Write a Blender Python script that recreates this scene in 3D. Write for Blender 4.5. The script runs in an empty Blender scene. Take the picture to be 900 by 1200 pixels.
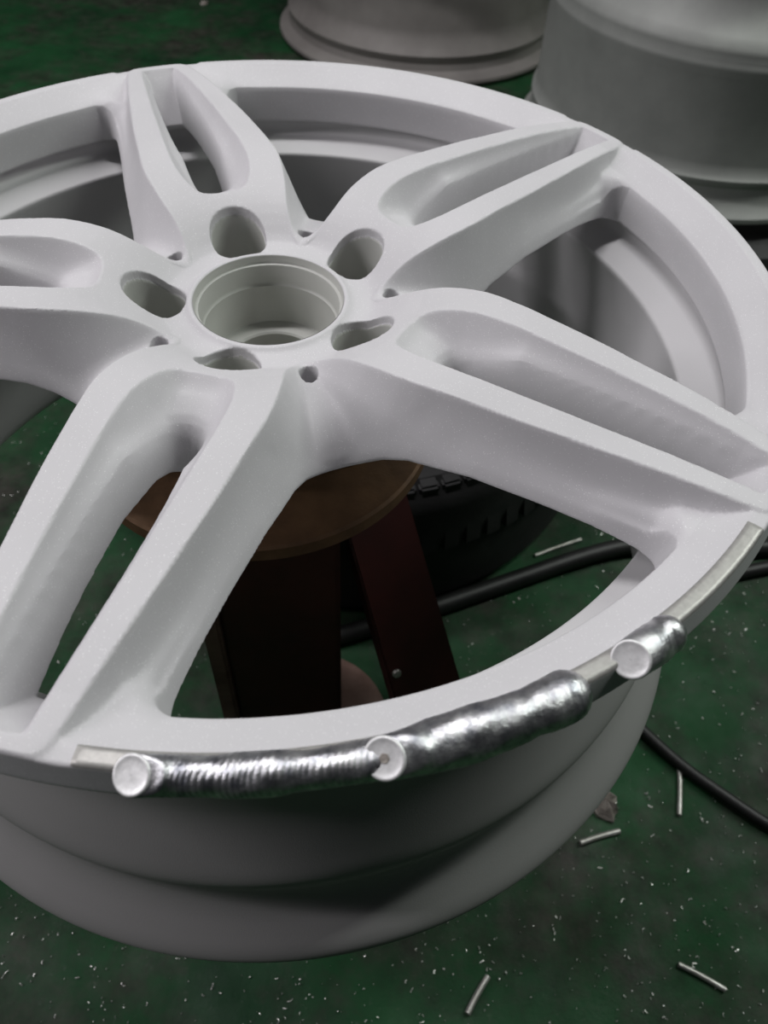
import bpy, math, random
import numpy as np
from mathutils import Matrix, Vector
random.seed(7); rng = np.random.default_rng(7)
scene = bpy.context.scene
COL = scene.collection
ZW = 0.45                       # height of the wheel's lip plane above the floor
TH0 = math.radians(109.118)     # direction of the spoke that points away from the camera

# ------------------------------------------------------------------ camera
CAM_POS = (0.0304, -0.3446, 0.2264 + ZW)
RM = [[0.997964, -0.0522147, 0.0366249], [-0.0162661, -0.7636286, -0.6454509], [0.0616698, 0.643541, -0.7629232]]
cam_d = bpy.data.cameras.new('camera'); cam = bpy.data.objects.new('camera', cam_d); COL.objects.link(cam)
r_, d_, f_ = RM
cam.matrix_world = Matrix(((r_[0], -d_[0], -f_[0], CAM_POS[0]), (r_[1], -d_[1], -f_[1], CAM_POS[1]),
                           (r_[2], -d_[2], -f_[2], CAM_POS[2]), (0, 0, 0, 1)))
cam_d.sensor_fit = 'VERTICAL'; cam_d.sensor_height = 36.0; cam_d.lens = 955.09 / 1200 * 36.0
cam_d.clip_start = 0.01
cam_d.dof.use_dof = True; cam_d.dof.focus_distance = 0.36; cam_d.dof.aperture_fstop = 13.0
scene.camera = cam

# ------------------------------------------------------------------ world, lights, exposure
world = bpy.data.worlds.new('world'); scene.world = world; world.use_nodes = True
wb = world.node_tree.nodes['Background']; wb.inputs[0].default_value = (0.86, 0.92, 1.0, 1); wb.inputs[1].default_value = 0.02
def area(name, loc, target, sx, sy, power, col):
    d = bpy.data.lights.new(name, 'AREA'); d.shape = 'RECTANGLE'; d.size = sx; d.size_y = sy; d.energy = power; d.color = col
    o = bpy.data.objects.new(name, d); COL.objects.link(o); o.location = loc
    o.rotation_euler = (Vector(target) - Vector(loc)).to_track_quat('-Z', 'Y').to_euler()
    return o
area('ceiling_tube_key', (-0.40, 0.60, 2.6), (-0.4, 0.6, 0), 1.2, 0.14, 38, (1.0, 0.98, 1.0))
area('wall_tube_right', (1.45, 0.45, 1.75), (0.3, 0.1, 0.3), 0.14, 1.2, 22, (0.94, 1.0, 0.94))
area('wall_tube_left', (-1.75, -0.15, 1.55), (-0.3, 0.0, 0.3), 0.14, 1.2, 22, (1.0, 0.96, 1.0))
vs = scene.view_settings
vs.view_transform = 'Standard'; vs.look = 'None'; vs.gamma = 1.0; vs.use_curve_mapping = False; vs.exposure = -0.29

# ------------------------------------------------------------------ helpers
def link(o, parent=None):
    COL.objects.link(o)
    if parent is not None: o.parent = parent
    return o
def tag(o, label=None, cat=None, group=None, kind=None):
    for k, v in (('label', label), ('category', cat), ('group', group), ('kind', kind)):
        if v: o[k] = v
    return o
def empty(name, loc, rz=0.0):
    o = bpy.data.objects.new(name, None); COL.objects.link(o); o.location = loc; o.rotation_euler = (0, 0, rz); o.empty_display_size = 0.05
    return o
def mesh(name, V, F, mat, smooth=True, normals=None):
    me = bpy.data.meshes.new(name)
    V = np.asarray(V, dtype=np.float32)
    if isinstance(F, np.ndarray) and F.ndim == 2:
        n, k = F.shape
        me.vertices.add(len(V)); me.vertices.foreach_set('co', V.ravel())
        me.loops.add(n * k); me.loops.foreach_set('vertex_index', F.ravel().astype(np.int32))
        me.polygons.add(n); me.polygons.foreach_set('loop_start', np.arange(0, n * k, k, dtype=np.int32))
        me.update(calc_edges=True); me.validate()
    else:
        me.from_pydata([tuple(map(float, v)) for v in V], [], [tuple(map(int, f)) for f in F]); me.update()
    me.polygons.foreach_set('use_smooth', np.full(len(me.polygons), smooth))
    if normals is not None: me.normals_split_custom_set_from_vertices([tuple(map(float, n)) for n in normals])
    if mat: me.materials.append(mat)
    return me
def obj(name, me, parent=None, loc=None):
    o = bpy.data.objects.new(name, me)
    if loc is not None: o.location = loc
    return link(o, parent)
def lathe_mesh(name, prof, mat, seg=192, closed=False, a0=0.0, a1=2 * math.pi, sharp=35):
    """prof: list of (r, z)"""
    full = abs(a1 - a0 - 2 * math.pi) < 1e-6
    n = seg if full else seg + 1
    P = np.array(prof, float); m = len(P)
    t = a0 + (a1 - a0) * np.arange(n) / seg
    V = np.stack([np.outer(np.cos(t), P[:, 0]), np.outer(np.sin(t), P[:, 0]), np.tile(P[:, 1], (n, 1))], 2).reshape(-1, 3)
    i = np.arange(seg); j = np.arange(m if closed else m - 1)
    I, J = np.meshgrid(i, j, indexing='ij'); I2 = (I + 1) % n; J2 = (J + 1) % m
    F = np.stack([I * m + J, I2 * m + J, I2 * m + J2, I * m + J2], 2).reshape(-1, 4)
    me = mesh(name, V, F, mat)
    if sharp: me.set_sharp_from_angle(angle=math.radians(sharp))
    return me
def chaikin(P, n=2, closed=False):
    P = np.array(P, float)
    for _ in range(n):
        Q = np.roll(P, -1, 0) if closed else P[1:]
        A = P if closed else P[:-1]
        N = np.empty((2 * len(A), P.shape[1])); N[0::2] = .75 * A + .25 * Q; N[1::2] = .25 * A + .75 * Q
        P = N if closed else np.vstack([P[:1], N, P[-1:]])
    return P
def tube_mesh(name, path, rad, mat, seg=12, cap=True):
    P = np.array(path, float); n = len(P); rad = np.broadcast_to(np.array(rad, float), (n,))
    T = np.gradient(P, axis=0); T /= np.linalg.norm(T, axis=1)[:, None]
    up = np.array([0, 0, 1.0]) if abs(T[0, 2]) < .9 else np.array([1.0, 0, 0])
    V = []
    for k in range(n):
        a = np.cross(T[k], up); a /= np.linalg.norm(a); b = np.cross(a, T[k])
        for s in range(seg):
            an = 2 * math.pi * s / seg; V.append(P[k] + rad[k] * (math.cos(an) * a + math.sin(an) * b))
    F = [(k * seg + s, k * seg + (s + 1) % seg, (k + 1) * seg + (s + 1) % seg, (k + 1) * seg + s) for k in range(n - 1) for s in range(seg)]
    if cap: F += [tuple(range(seg))[::-1], tuple((n - 1) * seg + s for s in range(seg))]
    me = mesh(name, V, F, mat); me.set_sharp_from_angle(angle=math.radians(50)); return me
def box_mesh(name, pts8, mat, bevel=0.0):
    """pts8: bottom 4 (ccw) then top 4"""
    F = [(3, 2, 1, 0), (4, 5, 6, 7), (0, 1, 5, 4), (1, 2, 6, 5), (2, 3, 7, 6), (3, 0, 4, 7)]
    me = mesh(name, pts8, F, mat, smooth=False)
    if bevel:
        import bmesh
        bm = bmesh.new(); bm.from_mesh(me); bmesh.ops.bevel(bm, geom=bm.edges[:], offset=bevel, segments=2, affect='EDGES'); bm.to_mesh(me); bm.free()
    return me

# ------------------------------------------------------------------ materials
def new_mat(name):
    m = bpy.data.materials.new(name); m.use_nodes = True
    nt = m.node_tree; return m, nt, nt.nodes['Principled BSDF']
def nd(nt, typ, **kw):
    n = nt.nodes.new(typ)
    for k, v in kw.items():
        if k.startswith('in_'): n.inputs[int(k[3:])].default_value = v
        else: setattr(n, k, v)
    return n
def ramp(nt, fac, stops):
    r = nt.nodes.new('ShaderNodeValToRGB'); el = r.color_ramp.elements
    while len(el) < len(stops): el.new(0.5)
    for e, (p, c) in zip(el, stops): e.position = p; e.color = c if len(c) == 4 else (*c, 1)
    nt.links.new(fac, r.inputs[0]); return r
def noise(nt, scale, detail=4, rough=.55, vec=None):
    n = nt.nodes.new('ShaderNodeTexNoise'); n.inputs['Scale'].default_value = scale; n.inputs['Detail'].default_value = detail; n.inputs['Roughness'].default_value = rough
    if vec is not None: nt.links.new(vec, n.inputs['Vector'])
    return n
def coords(nt): return nt.nodes.new('ShaderNodeTexCoord').outputs['Object']
def mix(nt, fac, a, b, mode='MIX'):
    n = nt.nodes.new('ShaderNodeMix'); n.data_type = 'RGBA'; n.blend_type = mode
    for s, v in ((n.inputs[0], fac), (n.inputs[6], a), (n.inputs[7], b)):
        if hasattr(v, 'is_output'): nt.links.new(v, s)
        else: s.default_value = v if not isinstance(v, tuple) or len(v) == 4 else (*v, 1)
    return n.outputs[2]
def bump(nt, height, strength, dist, b):
    n = nt.nodes.new('ShaderNodeBump'); n.inputs['Strength'].default_value = strength; n.inputs['Distance'].default_value = dist
    nt.links.new(height, n.inputs['Height']); nt.links.new(n.outputs[0], b.inputs['Normal'])
def simple(name, c1, c2, scale, rough=.6, metal=0.0, bstr=.15, bdist=.001, detail=5):
    m, nt, b = new_mat(name); v = coords(nt); n = noise(nt, scale, detail, .6, v)
    r = ramp(nt, n.outputs[0], [(.3, c1), (.7, c2)]); nt.links.new(r.outputs[0], b.inputs['Base Color'])
    b.inputs['Roughness'].default_value = rough; b.inputs['Metallic'].default_value = metal
    if bstr: bump(nt, noise(nt, scale * 6, 3, .6, v).outputs[0], bstr, bdist, b)
    return m
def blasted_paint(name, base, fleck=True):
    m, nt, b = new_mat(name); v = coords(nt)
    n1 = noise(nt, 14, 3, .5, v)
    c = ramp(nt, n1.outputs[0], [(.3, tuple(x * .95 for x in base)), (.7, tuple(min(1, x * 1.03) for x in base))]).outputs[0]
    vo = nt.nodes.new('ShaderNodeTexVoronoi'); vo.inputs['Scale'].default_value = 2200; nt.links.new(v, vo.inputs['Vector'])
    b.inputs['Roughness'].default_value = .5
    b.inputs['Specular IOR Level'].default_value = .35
    if fleck:   # sparse bright aluminium grains left by the blasting
        sep = nt.nodes.new('ShaderNodeSeparateColor'); nt.links.new(vo.outputs['Color'], sep.inputs[0])
        f1 = ramp(nt, sep.outputs[0], [(.93, (0, 0, 0)), (.95, (1, 1, 1))])
        f2 = ramp(nt, vo.outputs['Distance'], [(.28, (1, 1, 1)), (.38, (0, 0, 0))])
        mu = mix(nt, 1.0, f1.outputs[0], f2.outputs[0], 'MULTIPLY')
        c = mix(nt, mu, c, (.95, .95, .95, 1)); 
        rr = ramp(nt, mu, [(0, (.5, .5, .5)), (1, (.22, .22, .22))]); nt.links.new(rr.outputs[0], b.inputs['Roughness'])
    nt.links.new(c, b.inputs['Base Color'])
    bump(nt, noise(nt, 1500, 2, .6, v).outputs[0], .25, .0003, b)
    return m
M_PAINT = blasted_paint('blasted_white_primer', (.60, .59, .605))
M_BARREL_SHADE = blasted_paint('shade_toned_barrel', (.36, .355, .35), fleck=False)  # shade on the barrel's outside is put into this darker primer colour
M_BORE = blasted_paint('machined_bore_primer', (.50, .505, .475), fleck=False)
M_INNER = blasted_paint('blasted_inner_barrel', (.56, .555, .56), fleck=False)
def brushed(name, base, rough, metal):
    m, nt, b = new_mat(name); v = coords(nt)
    n = noise(nt, 420, 3, .6, v); c = ramp(nt, n.outputs[0], [(.3, tuple(x * .8 for x in base)), (.7, base)])
    nt.links.new(c.outputs[0], b.inputs['Base Color']); b.inputs['Metallic'].default_value = metal; b.inputs['Roughness'].default_value = rough
    bump(nt, n.outputs[0], .3, .0003, b); return m
M_BARE = brushed('ground_bare_aluminium', (.44, .43, .41), .5, .6)
def weld_mat():
    m, nt, b = new_mat('aluminium_weld'); v = coords(nt)
    n = noise(nt, 160, 4, .6, v); c = ramp(nt, n.outputs[0], [(.3, (.26, .27, .31)), (.5, (.58, .58, .60)), (.7, (.88, .88, .88))])
    nt.links.new(c.outputs[0], b.inputs['Base Color']); b.inputs['Metallic'].default_value = 1.0
    r = ramp(nt, noise(nt, 90, 3, .5, v).outputs[0], [(.3, (.28, .28, .28)), (.7, (.46, .46, .46))]); nt.links.new(r.outputs[0], b.inputs['Roughness'])
    n3 = noise(nt, 170, 6, .7, v); bump(nt, n3.outputs[0], .3, .002, b); return m
M_WELD = weld_mat()
M_WELDCUT = brushed('cut_weld_face', (.9, .9, .9), .5, .6)
M_RUST = simple('rusty_steel', (.05, .025, .011), (.18, .10, .048), 22, .62, .35, .5, .0008)
M_RED = simple('dark_red_paint', (.030, .006, .006), (.075, .014, .013), 14, .5, 0, .2, .0006)
M_PINKRUST = simple('rusty_foot_paint', (.13, .07, .055), (.24, .15, .125), 30, .7, .1, .3, .0008)
M_RUBBER = simple('black_rubber', (.007, .007, .007), (.018, .018, .018), 30, .65, 0, .3, .0008)
M_HOSE = simple('black_hose_rubber', (.006, .006, .006), (.013, .013, .013), 40, .5, 0, .1, .0005)
M_ROD = simple('aluminium_rod', (.36, .35, .32), (.62, .61, .58), 120, .45, .7, .2, .0003)
M_BG1 = simple('grey_primer_wheel', (.25, .26, .245), (.33, .34, .32), 12, .55, .1, .1, .0005)
M_BG2 = simple('taupe_primer_wheel', (.19, .175, .165), (.25, .235, .22), 12, .55, .1, .1, .0005)
M_CHIP = simple('aluminium_chip', (.35, .35, .33), (.75, .75, .72), 300, .35, .8, 0)
M_LEAF = simple('dry_leaf', (.16, .14, .12), (.34, .31, .28), 60, .8, 0, .5, .002)
def floor_mat():
    m, nt, b = new_mat('green_painted_concrete'); v = coords(nt)
    g = ramp(nt, noise(nt, 5, 6, .65, v).outputs[0], [(.3, (.005, .026, .010)), (.55, (.010, .058, .019)), (.75, (.016, .082, .030))]).outputs[0]
    dirt = ramp(nt, noise(nt, 6.5, 12, .74, v).outputs[0], [(.44, (0, 0, 0)), (.62, (1, 1, 1))]).outputs[0]
    dcol = ramp(nt, noise(nt, 40, 5, .6, v).outputs[0], [(.3, (.011, .011, .008)), (.7, (.050, .050, .040))]).outputs[0]
    c = mix(nt, dirt, g, dcol)
    sc = ramp(nt, noise(nt, 90, 6, .75, v).outputs[0], [(.60, (0, 0, 0)), (.72, (.6, .6, .6))]).outputs[0]
    c = mix(nt, sc, c, (.085, .10, .082, 1))
    nt.links.new(c, b.inputs['Base Color'])
    rr = ramp(nt, noise(nt, 18, 5, .6, v).outputs[0], [(.3, (.45, .45, .45)), (.7, (.8, .8, .8))]); nt.links.new(rr.outputs[0], b.inputs['Roughness']); b.inputs['Specular IOR Level'].default_value = .22
    bump(nt, noise(nt, 110, 6, .7, v).outputs[0], .3, .003, b)
    return m
M_FLOOR = floor_mat()

# ------------------------------------------------------------------ floor
S = 4.0; N = 40
g = np.linspace(-S, S, N + 1); X, Y = np.meshgrid(g, g, indexing='ij')
V = np.stack([X.ravel(), Y.ravel(), np.zeros(X.size)], 1)
I, J = np.meshgrid(np.arange(N), np.arange(N), indexing='ij'); M1 = N + 1
F = np.stack([I * M1 + J, (I + 1) * M1 + J, (I + 1) * M1 + J + 1, I * M1 + J + 1], 2).reshape(-1, 4)
tag(obj('floor', mesh('floor', V, F, M_FLOOR, smooth=False)), 'worn green painted concrete workshop floor', kind='structure')

# ------------------------------------------------------------------ wheel face (one implicit solid, cut into hub, spokes and flange)
mm = 0.001
def seg_sdf(px, py, poly):
    """signed distance to closed polygon, negative inside"""
    P = np.asarray(poly, float); Q = np.roll(P, -1, 0)
    d = np.full(px.shape, 1e18); ins = np.zeros(px.shape, bool)
    for (ax, ay), (bx, by) in zip(P, Q):
        ex, ey = bx - ax, by - ay; wx, wy = px - ax, py - ay
        t = np.clip((wx * ex + wy * ey) / (ex * ex + ey * ey + 1e-12), 0, 1)
        d = np.minimum(d, (wx - ex * t) ** 2 + (wy - ey * t) ** 2)
        c = (ay > py) != (by > py)
        with np.errstate(divide='ignore', invalid='ignore'):
            ins ^= c & (px < ex * (py - ay) / (ey if ey else 1e-12) + ax)
    d = np.sqrt(d); return np.where(ins, -d, d)
def smax(a, b, k): h = np.clip(.5 + .5 * (a - b) / k, 0, 1); return b * (1 - h) + a * h + k * h * (1 - h)
def smin(a, b, k): return -smax(-a, -b, k)
def sstep(x, a, b): t = np.clip((x - a) / (b - a), 0, 1); return t * t * (3 - 2 * t)

def build_face():
    nphi = 280
    R0, R1, dr = 35.0, 255.0, .9
    r = np.arange(R0, R1 + dr, dr); dphi = math.radians(72) / nphi
    ph = -math.radians(36) + dphi * np.arange(nphi + 1)
    Rg, Pg = np.meshgrid(r, ph, indexing='ij'); U = Rg * np.cos(Pg); Vv = np.abs(Rg * np.sin(Pg)); A = np.abs(Pg); Adeg = np.degrees(A)
    # height of the flat top lands by radius
    T = np.interp(Rg, [35, 39.4, 41, 43.5, 49, 52, 56, 60, 65, 70, 75, 80, 87, 95, 105, 115, 127, 140, 170, 205, 222, 235, 246, 252], [-15.2, -15.2, -16.6, -17.3, -17.4, -16.8, -14.2, -11, -7.4, -4.4, -1.9, .2, 2.6, 4.5, 6.1, 6.9, 7.1, 6.9, 6.1, 4.7, 3.2, 1.7, .3, -.3])
    Zb = np.interp(Rg, [35, 68, 74, 92, 100, 110, 120, 145, 170, 195, 215, 226, 239.5, 241], [-58, -58, -48, -44, -40, -32, -27, -23, -23.5, -25, -28, -31, -31, -13])
    # land outline (spoke sides) ------------------------------------------------
    wo = [(40, 29.1), (50, 29.5), (55, 29.0), (65, 30.5), (72, 32.6), (80, 34.6), (95, 37), (105, 37.2), (112, 36.7), (125, 35.6), (150, 33.4), (175, 30.2), (200, 27), (225, 23), (240, 20.5), (246, 18.8), (249, 15.5), (250.6, 11), (251, 0)]
    wo = chaikin(wo, 2)
    land = np.vstack([wo, wo[::-1] * [1, -1]]); land = np.vstack([land, [[0, -29], [0, 29]]])
    Dl = seg_sdf(U, Vv, land)
    Dl = smin(Dl, Rg - 51.5, 7.0)
    steep = np.interp(Rg, [50, 62, 80, 105, 125, 150, 190, 226, 240, 255], [1.4, 1.6, 2.3, 2.8, 3.2, 3.6, 4, 3.5, 1.8, 1.5])
    Hl = smin(T, T - steep * Dl, 1.3)
    # window opening outline ----------------------------------------------------
    half = [(81.5, 59.2), (83, 56.8), (88, 53.2), (97, 50.3), (108, 49), (120, 48), (145, 45.4), (170, 42.3), (195, 39.8), (208, 38.8), (216, 39.2), (220, 41.5), (221.3, 45.5)]
    half = [tuple(p) for p in chaikin(half, 2)]
    for a in np.arange(13, 36.1, 1.0): half.append((226 * math.cos(math.radians(a)), 226 * math.sin(math.radians(a))))
    half = np.array(half); hr = np.hypot(half[:, 0], half[:, 1]); ha = math.radians(36) - np.arctan2(half[:, 1], half[:, 0])
    w1 = np.stack([hr * np.cos(ha), hr * np.sin(ha)], 1); win = np.vstack([w1, w1[::-1] * [1, -1]])
    psi = math.radians(36) - A
    Dw = seg_sdf(Rg * np.cos(psi), Rg * np.sin(psi), win)      # negative in the opening
    e = Dw
    ek = [-6, 0, 2, 4, 7, 10, 14, 20, 30, 45]
    tabs = {100: [-15, 0, 5, 8.5, 11.8, 14.3, 17, 19.3, 21.5, 24.5], 125: [-18, 0, 5.5, 10.5, 17, 22.5, 27, 32, 38, 45], 150: [-18, 0, 5.5, 9.8, 14.8, 18, 20, 22, 25, 30], 190: [-20, 0, 6, 9.6, 12.6, 14.2, 15.2, 16.5, 18.5, 20.5],
            215: [-30, 0, 11, 13.8, 15.8, 17.2, 18.8, 21, 23, 25], 226: [-40, 0, 20.6, 22.3, 24.2, 26, 28.5, 32.5, 35, 36]}
    ks = sorted(tabs); Asp = np.zeros_like(Rg)
    vals = np.stack([np.interp(e, ek, tabs[k]) for k in ks]); pos = np.interp(Rg, ks, np.arange(len(ks))); i0 = np.clip(pos.astype(int), 0, len(ks) - 2); fr = pos - i0
    take = lambda i: np.take_along_axis(vals, i[None], 0)[0]
    Asp = take(i0) * (1 - fr) + take(i0 + 1) * fr
    Zs = np.interp(Rg, [35, 100, 110, 120, 145, 170, 195, 215, 226, 260], [-40, -40, -32, -27, -23, -23.5, -25, -28, -31, -31]) + 1.0
    Hs = Zs + Asp
    Hs = np.where(Rg < 92, smin(Hs, T - .8, 2.0), Hs)
    def blur(A_, n):
        for _ in range(2):
            B = np.pad(A_, ((n, n), (0, 0)), 'edge'); A_ = sum(B[k:k + A_.shape[0]] for k in range(2 * n + 1)) / (2 * n + 1)
            B = np.pad(A_, ((0, 0), (n, n)), 'reflect'); A_ = sum(B[:, k:k + A_.shape[1]] for k in range(2 * n + 1)) / (2 * n + 1)
        return A_
    Hb = blur(blur(Hs, 2), 2); wt = sstep(Rg, 60, 75) * sstep(-Rg, -222, -214) * sstep(e, 1.0, 4.0); Hs = Hs * (1 - wt) + Hb * wt
    # outer flange: raised ledge between the spokes
    ledge = np.minimum(Rg - 243.6, (Adeg - 6.3) * math.pi / 180 * 247)      # >0 on ledge
    cx = np.maximum(3.2 - (Rg - 243.6), 0); cy = np.maximum(3.2 - (Adeg - 6.3) * math.pi / 180 * 247, 0)
    ledge = np.where((cx > 0) & (cy > 0), 3.2 - np.hypot(cx, cy), ledge)
    base = np.interp(Rg, [200, 215, 228, 243.6, 251, 255], [-3, -7.6, -9.2, -.5, -1.2, -1.6])
    bn = np.interp(Rg, [200, 215, 222, 230, 236, 243.6, 251, 255], [-3, -6.2, -6.8, -5.9, -4.0, -.5, -1.2, -1.6]); wn = sstep(Adeg, 9, 15); base = base * wn + bn * (1 - wn)
    Hs = np.where(Rg > 204, smin(Hs, base, 1.6), Hs)
    Hs = np.where(Rg > 240, np.maximum(Hs, np.where(ledge > -1.2, base + np.clip(ledge + .6, 0, 1.2) / 1.2 * (0.0 - base), base)), Hs)
    kf = np.interp(Rg, [50, 60, 90, 130, 170, 220, 240, 250], [3, 4, 5, 7, 7, 6, 2, 1])
    H = smax(Hl, Hs, kf)
    H = np.where(Dl < -1.8, Hl, H)
    # slot between the two prongs ---------------------------------------------------
    so = chaikin([(78, 0), (78, 8), (80.5, 13), (85, 16), (92, 18.6), (102, 20.4), (114, 20.7), (130, 20), (155, 18.6), (180, 17), (205, 15), (228, 12.8), (238, 12), (243, 11), (244, 6), (244, 0)], 2)
    slot = np.vstack([so, so[::-1] * [1, -1]]); Do = -seg_sdf(U, Vv, slot)      # >0 inside
    sb = chaikin([(103, 0), (104, 4.5), (108, 6.6), (118, 7.8), (135, 8.8), (155, 9.3), (180, 8.8), (205, 7.8), (217, 7), (221, 5), (222.5, 0)], 2)
    sbot = np.vstack([sb, sb[::-1] * [1, -1]]); es = seg_sdf(U, Vv, sbot)         # >0 in material
    st_s = np.interp(U, [78, 85, 100, 120, 200, 230, 244], [1.15, 1.3, 1.7, 1.9, 1.9, 1.9, 1.9])
    tk = [-4, 0, 1, 2, 3.2, 5, 8, 12, 16, 22, 28]
    ts = {80: [-12, 0, 5, 8.5, 12, 15.5, 19, 22, 24, 26, 29], 100: [-15, 0, 6, 10, 13.5, 17, 20, 22, 24, 26, 28], 130: [-30, 0, 11, 19, 23, 25, 27, 29, 31, 33, 35], 244: [-30, 0, 11, 19, 23, 25, 27, 29, 31, 33, 35]}
    def slot_h(Dx, ex):
        hl = smin(T, T - st_s * Dx, 1.0)
        ks2 = sorted(ts); vals = np.stack([np.interp(ex, tk, ts[k]) for k in ks2]); pos = np.interp(U, ks2, np.arange(len(ks2))); i0 = np.clip(pos.astype(int), 0, len(ks2) - 2); fr = pos - i0
        tk_ = lambda i: np.take_along_axis(vals, i[None], 0)[0]
        hs = np.interp(U, [78, 103, 130, 222], [-30, -29, -26, -26]) + tk_(i0) * (1 - fr) + tk_(i0 + 1) * fr
        return smax(hl - 7 * np.clip(3 - ex, 0, 60), hs, 3.5)
    H_in = slot_h(Do, es)
    ur = [130, 155, 180, 205, 228, 246]
    Ds = np.interp(U, ur, [20, 18.6, 17, 15, 12.8, 11]) - Vv; ess = Vv - np.interp(U, ur, [8.6, 9.3, 8.8, 7.8, 6.6, 5.5])
    H_out = smax(slot_h(Ds, ess), smin(T, T - 1.3 * (244.3 - U), .9), 1.6)
    H_out = np.where(Ds < 0, smin(T, T - st_s * np.maximum(Ds, 0), .9), H_out)
    bl = sstep(U, 165, 185); Hslot = H_in * (1 - bl) + H_out * bl
    H = np.where(Do > -1.5, np.minimum(np.where(Do > 0, Hslot, np.minimum(H, smin(T, T - st_s * Do, 1.0))), T), H)
    # bolt holes and the small round holes in the valleys
    dl = 14.6 - np.hypot(U - 55.2, Vv)
    dl2 = 13.9 - np.hypot(U - 55.2, Vv)
    ca, sa = math.cos(math.radians(36)), math.sin(math.radians(36))
    dh = 4.3 - np.hypot(U - 61.4 * ca, Vv - 61.4 * sa)
    gr = np.gradient(H, r, axis=0); gp = np.gradient(H, dphi, axis=1) / Rg
    G = np.sqrt(1 + np.minimum(gr ** 2 + gp ** 2, 400))
    # volume
    z = np.arange(-64.0, 11.0, 1.0)
    Hc, Gc = H[:, :, None], G[:, :, None]; zz = z[None, None, :]
    f = (zz - Hc) / Gc
    zbot = Zb[:, :, None] - zz
    f = np.maximum(f, Rg[:, :, None] - (249.8 + np.clip(-zz, 0, 12) * .2) )
    f = np.maximum(f, 37.0 - Rg[:, :, None])
    sl_es = np.where(U > 170, np.maximum(ess, -30), es)
    wall = np.maximum(-Dw, np.where(U > 221, -9.0, -sl_es))[:, :, None]
    f = np.maximum(f, smax(zbot, wall, 1.6))
    f = np.maximum(f, dl2[:, :, None]); f = np.maximum(f, np.minimum(dl[:, :, None], zz - Hc + 4.5)); f = np.maximum(f, np.minimum(dh[:, :, None], zz + 32))
    f = f.astype(np.float32)
    nr, np_, nz = f.shape
    # naive surface nets in (r, phi, z)
    neg = f < 0
    cells = (nr - 1, np_ - 1, nz - 1)
    acc = np.zeros(cells + (3,), np.float32); cnt = np.zeros(cells, np.int16)
    def sl(o): return tuple(slice(o[i], o[i] + cells[i]) for i in range(3))
    corners = [(a, b, c) for a in (0, 1) for b in (0, 1) for c in (0, 1)]
    for ca_ in corners:
        for ax in range(3):
            if ca_[ax]: continue
            cb = list(ca_); cb[ax] = 1; cb = tuple(cb)
            fa, fb = f[sl(ca_)], f[sl(cb)]; m = neg[sl(ca_)] != neg[sl(cb)]
            with np.errstate(divide='ignore', invalid='ignore'): t = np.where(m, fa / (fa - fb), 0)
            for k in range(3): acc[..., k] += np.where(m, (t if k == ax else ca_[k]), 0)
            cnt += m
    act = cnt > 0; idx = -np.ones(cells, np.int64); ii = np.argwhere(act); idx[act] = np.arange(len(ii))
    loc = acc[act] / cnt[act][:, None] + ii
    quads = []
    for ax in range(3):
        o1, o2 = [(1, 2), (2, 0), (0, 1)][ax]
        a = [slice(0, n) for n in f.shape]; b = [slice(0, n) for n in f.shape]
        a[ax] = slice(0, f.shape[ax] - 1); b[ax] = slice(1, f.shape[ax])
        na, nb = neg[tuple(a)], neg[tuple(b)]
        ch = np.argwhere(na != nb); fl = na[tuple(ch.T)]
        if ax == 1: wrap = True
        # neighbouring cells; phi axis is periodic (sector edges)
        def cell(d1, d2):
            c = ch.copy(); c[:, o1] -= d1; c[:, o2] -= d2; return c
        C4 = [cell(1, 1), cell(0, 1), cell(0, 0), cell(1, 0)]
        quads.append((C4, fl))
    # global index with rotation: (sector, local); phi cell -1 -> last cell of previous sector, nphi -> first of next
    nphi_c = cells[1]; nl = len(ii)
    allq = []
    for C4, fl in quads:
        ok = np.ones(len(fl), bool); q = []
        dup = (C4[0][:, 1] < 0) | (C4[1][:, 1] < 0) | (C4[2][:, 1] < 0) | (C4[3][:, 1] < 0)
        ok &= ~dup                                    # low border handled by previous sector's high border
        for c in C4:
            for k in (0, 2): ok &= (c[:, k] >= 0) & (c[:, k] < cells[k])
        for c in C4:
            c = c[ok]; nxt = c[:, 1] >= nphi_c; cc = c.copy(); cc[nxt, 1] = 0
            q.append(idx[cc[:, 0], cc[:, 1], cc[:, 2]] + nxt * nl)     # + nl marks next sector
        q = np.stack(q, 1); fl_ = fl[ok]; q[~fl_] = q[~fl_][:, ::-1]; allq.append(q)
    Q = np.concatenate(allq)
    lr = R0 + loc[:, 0] * dr; lp = -math.radians(36) + loc[:, 1] * dphi; lz = z[0] + loc[:, 2]
    base_v = (lr, lp, lz)
    Vs, Qs = [], []
    for s in range(5):
        Vs.append(np.stack([lr * np.cos(lp + s * math.radians(72)), lr * np.sin(lp + s * math.radians(72)), lz], 1) * mm)
        q = Q.copy(); nxt = q >= nl; q = np.where(nxt, q - nl + ((s + 1) % 5) * nl, q + s * nl); Qs.append(q)
    Vf = np.concatenate(Vs); Qf = np.concatenate(Qs)
    E2 = np.concatenate([Qf[:, [0, 1]], Qf[:, [1, 2]], Qf[:, [2, 3]], Qf[:, [3, 0]]])
    deg = np.bincount(E2.ravel(), minlength=len(Vf)); deg[deg == 0] = 1
    for lam in (.5, -.53) * 3:                       # take the voxel stair-steps out of the edges
        A2 = np.stack([np.bincount(E2[:, 0], Vf[E2[:, 1], k], minlength=len(Vf)) + np.bincount(E2[:, 1], Vf[E2[:, 0], k], minlength=len(Vf)) for k in range(3)], 1) / deg[:, None]
        Vf = Vf + lam * (A2 - Vf)
    a, b, c, d = (Vf[Qf[:, k]] for k in range(4)); nrm = np.cross(c - a, d - b)
    ctr = (a + b + c + d) / 4
    VN = np.zeros_like(Vf)
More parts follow.
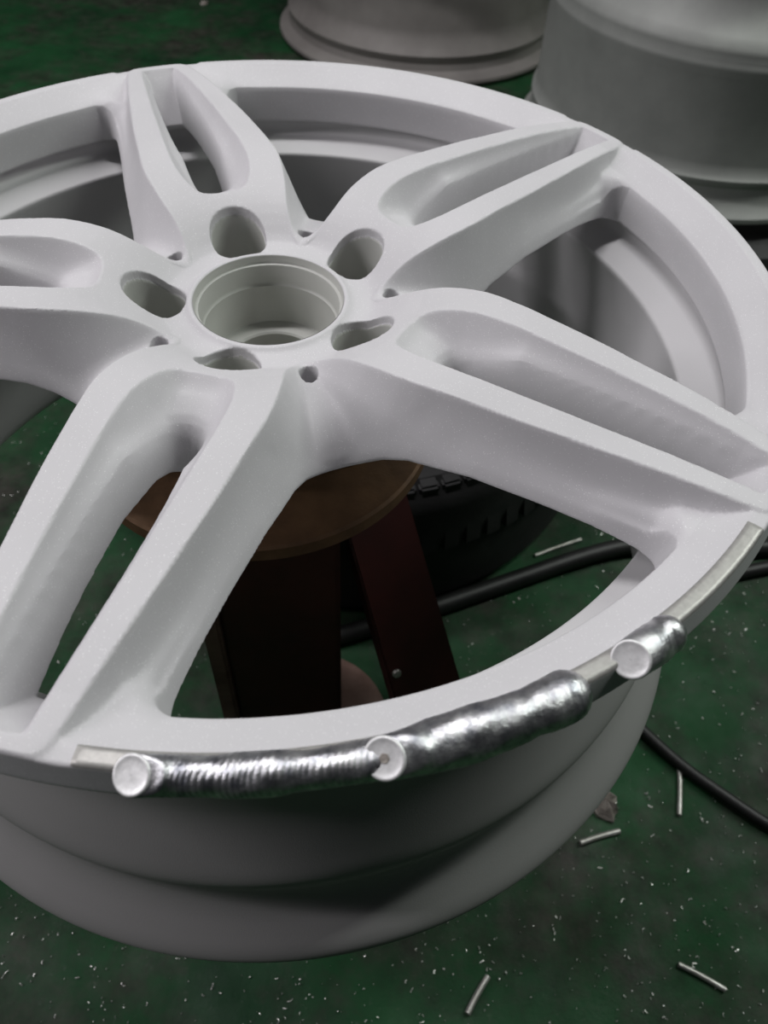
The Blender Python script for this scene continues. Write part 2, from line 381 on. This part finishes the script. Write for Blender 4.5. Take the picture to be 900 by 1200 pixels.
    for k in range(4):
        for ax in range(3): VN[:, ax] += np.bincount(Qf[:, k], nrm[:, ax], minlength=len(Vf))
    VN /= np.linalg.norm(VN, axis=1)[:, None] + 1e-12
    # soften shading noise of the voxel grid, keeping real edges
    for _ in range(3):
        dt = (VN[E2[:, 0]] * VN[E2[:, 1]]).sum(1); wgt = np.clip((dt - .985) / .012, 0, 1); A2 = VN * 1.0
        for ax in range(3):
            A2[:, ax] += np.bincount(E2[:, 0], wgt * VN[E2[:, 1], ax], minlength=len(Vf)) + np.bincount(E2[:, 1], wgt * VN[E2[:, 0], ax], minlength=len(Vf))
        VN = A2 / (np.linalg.norm(A2, axis=1)[:, None] + 1e-12)
    # make sure the winding points outwards (top faces up)
    top = (ctr[:, 2] > -1 * mm) & (np.hypot(ctr[:, 0], ctr[:, 1]) > .24)
    if nrm[top, 2].mean() < 0: Qf = Qf[:, ::-1]; VN = -VN
    return Vf, Qf, VN, ctr, len(Qs[0])
Vf, Qf, VN, ctr, nsec = build_face()
cr = np.hypot(ctr[:, 0], ctr[:, 1])
sector = np.repeat(np.arange(5), nsec)
cang = np.degrees(np.arctan2(ctr[:, 1], ctr[:, 0]))
def sub(mask):
    q = Qf[mask]; u, inv = np.unique(q, return_inverse=True); return Vf[u], inv.reshape(q.shape), VN[u]
def sub_mesh(name, mask, mat):
    v, q, n = sub(mask); return mesh(name, v, q.astype(np.int32), mat, True, n)

wheel = empty('alloy_wheel', (0, 0, ZW), TH0)
tag(wheel, 'large white blasted alloy wheel with five double spokes and shiny weld beads, nearest the camera', 'wheel')
R_HUB, R_RIM = .0765, .2295
# local spoke k at +72k degrees; image order clockwise from the far spoke is 0,4,3,2,1
strip = (cr > .2437) & (ctr[:, 2] > -.0011) & (np.abs(((cang - (-180) + 180) % 360) - 180) < 36 - 6.4)
bolt = []
for k in range(5):
    a = math.radians(72 * k); bolt.append((np.hypot(ctr[:, 0] - .0552 * math.cos(a), ctr[:, 1] - .0552 * math.sin(a)) < .01425) & (cr < R_HUB))
hub = obj('hub', sub_mesh('hub', (cr < R_HUB) & ~np.any(bolt, 0), M_PAINT), wheel)
for k in range(5): obj('bolt_hole', sub_mesh('bolt_hole', bolt[k], M_BORE), wheel)
obj('outer_flange', sub_mesh('outer_flange', (cr >= R_RIM) & ~strip, M_PAINT), wheel)
o = obj('ground_lip_strip', sub_mesh('ground_lip_strip', strip, M_BARE), wheel); o['label'] = 'bare ground metal strip on the lip'
sp_me = sub_mesh('spoke', (cr >= R_HUB) & (cr < R_RIM) & (sector == 0), M_PAINT)
for k in range(5):
    o = bpy.data.objects.new('spoke', sp_me); link(o, wheel); o.rotation_euler = (0, 0, math.radians(72 * k))
def P(*pts): return [(a * mm, b * mm) for a, b in pts]
# barrel
bp = chaikin([(240.8, -28), (240, -16), (238.5, -20), (237.5, -30), (238.8, -34), (237, -39), (229, -48), (220, -60), (217.5, -72), (217, -112), (220, -126), (229, -143), (235, -154), (236.3, -161), (234, -171), (231.8, -181), (233, -190), (238, -199), (245, -206.5), (250.5, -212), (253.6, -217), (254, -221.5), (251.5, -225), (247, -224.5)], 2)
obj('barrel', lathe_mesh('barrel', P(*bp), M_BARREL_SHADE, 256, False, sharp=60), wheel)
bi = chaikin([(247, -224.5), (239, -217), (232, -208), (228.5, -192), (226.5, -170), (222, -155), (214, -138), (212, -122), (211.5, -93)], 1).tolist() + [(212.1, -92), (211.6, -50), (211.6, -48), (212.0, -46.6), (213, -46), (226, -41), (229, -39.3), (230.6, -37), (231.2, -34), (231, -30)]
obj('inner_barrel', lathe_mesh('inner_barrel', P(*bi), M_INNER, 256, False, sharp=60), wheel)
# hub back, bore
bore = obj('centre_bore', lathe_mesh('centre_bore', P((37.3, -15.4), (37.0, -15.9), (36.9, -19), (36.5, -19.6), (35.2, -19.9), (34.9, -20.5), (34.8, -30), (34.4, -31.2), (33.6, -31.8), (33.2, -52.5), (32.4, -53.6), (23.5, -54), (22.5, -55), (22.5, -95)), M_BORE, 128), wheel)
obj('mounting_pad', lathe_mesh('mounting_pad', P((69, -57), (55, -60), (50, -93), (49, -94.8), (23, -94.8)), M_BARREL_SHADE, 128), wheel)
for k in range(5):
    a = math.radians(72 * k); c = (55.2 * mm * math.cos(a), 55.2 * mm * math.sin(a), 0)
    obj('bolt_seat', lathe_mesh('bolt_seat', P((14.3, -45), (13.4, -47), (12.8, -50), (11.5, -54), (7.5, -58), (7.2, -59), (7.2, -90)), M_BARREL_SHADE, 40), wheel, c)

# ------------------------------------------------------------------ weld beads on the lip (parts of the wheel)
def weld(a0, a1, rad, dents, n0, rd, seed, ramp_amp, pitch):
    """bead swept along the lip edge (world degrees a0 to a1), rippled; starts in a flat round stub face, ends round"""
    rg = np.random.default_rng(seed)
    n, m = 300, 56
    L = abs(math.radians(a1 - a0)) * .2485
    s = np.linspace(0, 1, n); x = s * L
    prof = np.ones(n); cap = rad
    prof = np.where(L - x < cap, np.sqrt(np.clip(1 - ((cap - (L - x)) / cap) ** 2, 0, 1)), prof); prof = np.maximum(prof, .01)
    slow = sum(rg.uniform(-.035, .035) * np.sin(x / rad * q_ + rg.uniform(0, 6)) for q_ in (.5, .9, 1.4))
    for pos, amp, wd in dents: slow = slow + amp * np.exp(-((s - pos) / wd) ** 2)
    ths = np.linspace(0, 2 * math.pi, m, endpoint=False)
    V = np.zeros((n, m, 3)); n0 = Vector(n0).normalized(); ez = np.array([0, 0, 1.0])
    for i in range(n):
        a = math.radians(a0 + (a1 - a0) * s[i]); er = np.array([math.cos(a), math.sin(a), 0]); c = er * .2494 + ez * -.0028
        back = Vector((er[1], -er[0], 0.0)) if a1 > a0 else Vector((-er[1], er[0], 0.0))      # outward at the start
        fr = max(0.0, 1 - x[i] / (1.7 * rad)); fr = fr * fr * (3 - 2 * fr)
        q = back.rotation_difference(n0); ax, an = q.to_axis_angle(); Rq = np.array(Matrix.Rotation(an * fr, 3, ax))
        e1, e2 = Rq @ er, Rq @ ez
        c = c + np.array(n0) * fr * rad * .85
        chev = x[i] + rad * .55 * np.cos(ths - .75)
        rip = np.abs(np.sin(math.pi * chev / pitch + .8 * np.sin(chev * 400)))
        lump = .018 * np.sin(ths * 2 + x[i] * 160 + seed) + .012 * np.sin(ths * 5 - x[i] * 420)
        R_ = rad * prof[i] * (1 + (slow[i] + lump) * (1 - fr)) * (1 + ramp_amp * (1 - fr) * (rip - .6)) * (1 + fr * (rd / rad - 1))
        V[i] = c + (R_ * np.cos(ths))[:, None] * e1 + (R_ * np.sin(ths))[:, None] * e2 * .95
    W = V.reshape(-1, 3)
    i, j = np.meshgrid(np.arange(n - 1), np.arange(m), indexing='ij'); j2 = (j + 1) % m
    F = np.stack([i * m + j, i * m + j2, (i + 1) * m + j2, (i + 1) * m + j], 2).reshape(-1, 4)
    if a1 > a0: F = F[:, ::-1]
    # flat stub face: rounded rim, then a slightly dished disc
    ring = V[0]; c = ring.mean(0); nn = np.array(n0)
    D = [c + (ring - c) * k + nn * h * rad for k, h in ((1.0, 0), (.97, .07), (.9, .10), (.82, .075), (.6, .05), (.3, .045), (.02, .045))]
    D = np.concatenate(D); i, j = np.meshgrid(np.arange(6), np.arange(m), indexing='ij'); j2 = (j + 1) % m
    FD = np.stack([i * m + j, (i + 1) * m + j, (i + 1) * m + j2, i * m + j2], 2).reshape(-1, 4)
    if a1 > a0: FD = FD[:, ::-1]
    inv = np.array(Matrix.Rotation(-TH0, 3, 'Z')).T
    return W @ inv, F, D @ inv, FD, (c + nn * rad * .05) @ inv, nn @ inv
def weld_obj(args, label):
    W, F, D, FD, c, nn = weld(*args)
    b = obj('weld_bead', mesh('weld_bead', W, F.astype(np.int32), M_WELD), wheel); b['label'] = label
    k = obj('cut_face', mesh('cut_face', D, FD.astype(np.int32), M_WELDCUT), b)
    return b, c, nn
weld_obj((-96.0, -79.0, .0061, [(.62, -.06, .05), (.36, .05, .04)], (-.25, -.40, .88), .0061, 3, .035, .0019), 'long rippled silver weld bead at the left end of the ground strip')
w2, c2, n2 = weld_obj((-79.4, -64.0, .0078, [(.42, .10, .14), (.68, -.06, .05), (.88, .05, .08)], (-.30, -.46, .82), .0066, 5, .010, .003), 'thick smooth silver weld bead with a crater')
weld_obj((-59.5, -54.4, .0072, [(.6, -.05, .1)], (-.45, -.5, .74), .0066, 8, .012, .0025), 'short silver weld bead nearest the right end of the strip')
q = Vector((0, 0, 1)).rotation_difference(Vector(n2)).to_matrix()
hx = [(r * math.cos(k * math.pi / 3), r * math.sin(k * math.pi / 3), h) for r, h in ((.0016, .00018), (.0013, .00022), (.0009, .00012)) for k in range(6)]
hx = [tuple(Vector(c2) + q @ Vector(p) ) for p in hx]
hf = [(g * 6 + k, g * 6 + (k + 1) % 6, g * 6 + 6 + (k + 1) % 6, g * 6 + 6 + k) for g in (0, 1) for k in range(6)] + [tuple(12 + k for k in range(6))]
o = obj('crater', mesh('crater', hx, hf, M_LEAF, smooth=False), w2); o['label'] = 'small dark hexagonal crater'

# ------------------------------------------------------------------ stand under the wheel
stand = empty('wheel_stand', (-.012, .004, 0)); tag(stand, 'rusty steel wheel stand with round plate, post and legs beneath the white wheel', 'stand')
ZP = ZW - .0955
obj('top_plate', lathe_mesh('top_plate', [(.018, ZP), (.0985, ZP), (.1, ZP - .0015), (.1, ZP - .0095), (.0985, ZP - .011), (.0, ZP - .011)], M_RUST, 96), stand)
def bx(x0, x1, y0, y1, z0, z1): return [(x0, y0, z0), (x1, y0, z0), (x1, y1, z0), (x0, y1, z0), (x0, y0, z1), (x1, y0, z1), (x1, y1, z1), (x0, y1, z1)]
obj('post', box_mesh('post', bx(-.034, .046, -.052, .030, .02, ZP - .011), M_RED, .003), stand)
obj('post_flange', box_mesh('post_flange', bx(-.046, -.034, -.056, .026, .02, ZP - .02), M_PINKRUST, .002), stand)
def plank(name, p0, p1, w, t, mat, parent, side=(0, 0, 1)):
    p0, p1 = np.array(p0, float), np.array(p1, float); d = p1 - p0; d /= np.linalg.norm(d); b = np.cross(d, side); b /= np.linalg.norm(b); u = np.cross(b, d)
    f = lambda c, w_: [c - b * w_ / 2 - u * t / 2, c + b * w_ / 2 - u * t / 2, c + b * w_ / 2 + u * t / 2, c - b * w_ / 2 + u * t / 2]
    return obj(name, box_mesh(name, f(p0, w * .75) + f(p1, w), mat, .0015), parent)
leg = plank('leg', (.050, .020, ZP - .02), (.131, -.090, .045), .056, .02, M_RED, stand, (0, -.3, 1))
obj('foot_plate', lathe_mesh('foot_plate', [(.0, .022), (.045, .020), (.066, .012), (.069, .0)], M_PINKRUST, 48), stand, (.020, -.025, 0))

# ------------------------------------------------------------------ wheels behind
def bg_wheel(name, loc, prof, mat, face_z, R, label, sp=5):
    w = empty(name, loc); tag(w, label, 'wheel')
    obj('bead_flange', lathe_mesh('bead_flange', prof[:7], mat, 160), w)
    obj('barrel', lathe_mesh('barrel', prof[6:], mat, 160), w)
    return w
w = bg_wheel('alloy_wheel', (.585, .885, .012), [(.256, .096), (.2595, .099), (.2595, .105), (.256, .109), (.250, .116), (.2465, .126), (.246, .140), (.249, .146), (.249, .151), (.245, .156), (.244, .170), (.2435, .272), (.2455, .280), (.2455, .285), (.2435, .290), (.2445, .298), (.2435, .304), (.236, .314), (.207, .345), (.204, .36), (.203, .46), (.215, .48), (.235, .50), (.24, .52), (.252, .53), (.252, .535), (.245, .535), (.228, .52), (.20, .48), (.196, .46), (.196, .35), (.236, .29), (.236, .1), (.256, .096)], M_BG1, .1, .26,
             'grey primed alloy wheel lying behind the white wheel at the upper right')
t = empty('tyre', (.60, .90, 0)); tag(t, 'black tyre lying flat under the grey wheel at the upper right', 'tyre')
obj('carcass', lathe_mesh('carcass', [(.20, .03), (.21, .008), (.25, .0), (.285, .006), (.296, .022), (.298, .05), (.293, .07), (.27, .082), (.235, .086), (.21, .078), (.2, .06), (.2, .03)], M_RUBBER, 128), t)
w = bg_wheel('alloy_wheel', (.235, 1.60, 0), [(a * 1.13, b) for a, b in [(.250, .0), (.264, .003), (.268, .009), (.267, .014), (.258, .019), (.250, .026), (.247, .038), (.249, .044), (.2505, .052), (.245, .060), (.236, .075), (.232, .09), (.232, .2), (.244, .21), (.246, .225), (.26, .235), (.26, .24), (.245, .24), (.225, .2), (.225, .08), (.24, .03), (.25, .0)]], M_BG2, .02, .26,
             'dull taupe alloy wheel lying on the floor at the top, beyond the white rim')

# tyre on the floor behind the stand
t = empty('tyre', (.05, .36, 0)); tag(t, 'black treaded tyre lying on the floor behind the rusty stand', 'tyre')
obj('carcass', lathe_mesh('carcass', [(.19, .03), (.2, .01), (.23, .0), (.255, .004), (.268, .018), (.272, .06), (.272, .15), (.266, .162), (.252, .176), (.22, .18), (.2, .17), (.19, .145), (.19, .03)], M_RUBBER, 160), t)
blk = None
for k in range(80):
    a = 2 * math.pi * k / 80
    if blk is None:
        w_ = 2 * math.pi * .276 / 80 * .41
        blk = box_mesh('tread_block', [(.268, -w_, .1), (.2765, -w_, .1), (.2765, w_, .1), (.268, w_, .1), (.25, -w_, .176), (.262, -w_, .173), (.262, w_, .173), (.25, w_, .176)], M_RUBBER, .002)
    o = bpy.data.objects.new('tread_block', blk); link(o, t); o.rotation_euler = (0, 0, a)

# ------------------------------------------------------------------ hoses, rods, litter
def spline(pts, n=60):
    P_ = chaikin(pts, 4); d = np.r_[0, np.cumsum(np.linalg.norm(np.diff(P_, axis=0), axis=1))]; t_ = np.linspace(0, d[-1], n)
    return np.stack([np.interp(t_, d, P_[:, k]) for k in range(3)], 1)
def hose(pts, r, label):
    o = obj('air_hose', tube_mesh('air_hose', spline(pts), r, M_HOSE, 14)); tag(o, label, 'hose', 'black hoses on the floor')
hose([(.004, .060, .009), (.036, .066, .009), (.119, .092, .009), (.209, .125, .009), (.304, .160, .009), (.36, .17, .009), (.45, .157, .009), (.6, .17, .009)], .009, 'thick black hose running beneath the white wheel past the stand')
hose([(.24, .05, .006), (.299, -.035, .006), (.327, -.072, .006), (.356, -.099, .006), (.39, -.13, .006), (.5, -.2, .006)], .005, 'thin black hose emerging below the wheel at right, beside the upright rod')
hose([(.36, .11, .006), (.46, .134, .006), (.56, .15, .006), (.7, .12, .006)], .007, 'black hose at the right edge beside the short weld bead')
def unproject(px, py, z):
    d = np.array([(px - 450) / 955.09, (py - 600) / 955.09, 1.0]) @ np.array(RM); c = np.array(CAM_POS); return c + d * ((z - c[2]) / d[2])
def rod(p0, p1, label, r=.0024):
    a, b = unproject(*p0, r), unproject(*p1, r); c = (a + b) / 2; d = b - a; L = np.linalg.norm(d)
    s = np.linspace(-L / 2, L / 2, 9); bend = .0006 * np.cos(s / L * 3)
    pts = np.stack([s, bend, 0 * s], 1)
    o = obj('filler_rod', tube_mesh('filler_rod', pts, r, M_ROD, 12)); o.location = c; o.rotation_euler = (0, 0, math.atan2(d[1], d[0])); tag(o, label, 'rod', 'filler rod stubs on the floor')
rod((680, 988), (726, 974), 'filler rod stub lying just below the grey scrap by the wheel barrel')
rod((796, 900), (796, 955), 'upright filler rod stub near the thin black hose', .0021)
rod((548, 1188), (572, 1144), 'filler rod stub at the bottom middle beside curled shavings', .0023)
rod((795, 1130), (850, 1160), 'filler rod stub at the lower right corner', .0021)
rod((627, 651), (681, 632), 'filler rod stub on the floor seen through the wheel beside the thick hose', .0018)
def scrap(name, px, py, rad, label, cat, mat, h=.012, seed=1):
    rg = np.random.default_rng(seed); c = unproject(px, py, .002); n = 14; V = [(0, 0, h)]; F = []
    for ring, q in ((.5, .8), (1.0, .25)):
        for k in range(n):
            a = 2 * math.pi * k / n; rr = rad * ring * rg.uniform(.65, 1.2); V.append((rr * math.cos(a), rr * math.sin(a) * .75, max(.0004, h * q * rg.uniform(.3, 1.3))))
    for k in range(n):
        k2 = (k + 1) % n; F += [(0, 1 + k, 1 + k2), (1 + k, 1 + n + k, 1 + n + k2, 1 + k2)]
    nb = len(V); V += [(x, y, 0.0) for x, y, zz in V[1 + n:1 + 2 * n]]
    for k in range(n):
        k2 = (k + 1) % n; F.append((1 + n + k, nb + k, nb + k2, 1 + n + k2))
    F.append(tuple(nb + k for k in range(n))[::-1])
    o = obj(name, mesh(name, V, F, mat, smooth=False)); o.location = (c[0], c[1], 0); o.rotation_euler = (0, 0, rg.uniform(0, 6)); tag(o, label, cat)
scrap('crumpled_scrap', 706, 942, .017, 'crumpled grey scrap on the floor beside the wheel barrel', 'scrap', M_LEAF, .014, 4)
scrap('paper_scrap', 240, 3, .012, 'small pale scrap on the green floor at the top left', 'scrap', M_LEAF, .006, 9)
# pale bolt head on the stand's leg
p0, p1 = np.array((.038, .024, ZP - .02)), np.array((.119, -.086, .045)); d = (p1 - p0) / np.linalg.norm(p1 - p0); b_ = np.cross(d, (0, -.3, 1)); b_ /= np.linalg.norm(b_); u_ = np.cross(b_, d)
if u_[2] < 0: u_ = -u_
c0 = p0 + u_ * .0102; ray = np.array([(465 - 450) / 955.09, (789 - 600) / 955.09, 1.0]) @ np.array(RM); cp = np.array(CAM_POS)
hit = cp + ray * (((c0 - cp) @ u_) / (ray @ u_))
o = obj('bolt_head', lathe_mesh('bolt_head', [(.0, .0022), (.0026, .0018), (.0034, .0008), (.0036, -.001)], M_ROD, 20), stand)
o.location = hit - np.array((-.012, .004, 0)); o.rotation_euler = Vector(u_).to_track_quat('Z', 'Y').to_euler(); o['label'] = 'pale bolt head'
# shavings: uncountable
def chips():
    V, F = [], []
    def add(c, L, w, ang, curl):
        n = 5; b = len(V)
        for k in range(n):
            t_ = k / (n - 1) - .5; a = ang + curl * t_
            x = c[0] + L * t_ * math.cos(a); y = c[1] + L * t_ * math.sin(a); zz = .0006 + abs(curl) * .0005 * (1 - 4 * t_ * t_) + rng.uniform(0, .0004)
            for s_ in (-1, 1): V.append((x - s_ * w * math.sin(a), y + s_ * w * math.cos(a), zz + s_ * w * rng.uniform(-.6, .6) + .0006))
        for k in range(n - 1): F.append((b + 2 * k, b + 2 * k + 2, b + 2 * k + 3, b + 2 * k + 1))
    for _ in range(2400):
        px, py = rng.uniform(-60, 960), rng.uniform(420, 1260)
        c = unproject(px, py, 0.0)
        if math.hypot(c[0] - .05, c[1] - .36) < .285 or math.hypot(c[0] - .0, c[1] - .0) < .09 or math.hypot(c[0] - .585, c[1] - .885) < .31: continue
        add(c, rng.lognormal(math.log(.0013), .55), rng.uniform(.00016, .00042), rng.uniform(0, 6.28), rng.uniform(-1.5, 1.5))
    return V, F
V, F = chips()
tag(obj('metal_shavings', mesh('metal_shavings', V, F, M_CHIP, smooth=False)), 'scattered bright aluminium shavings on the green floor', 'shavings', kind='stuff')
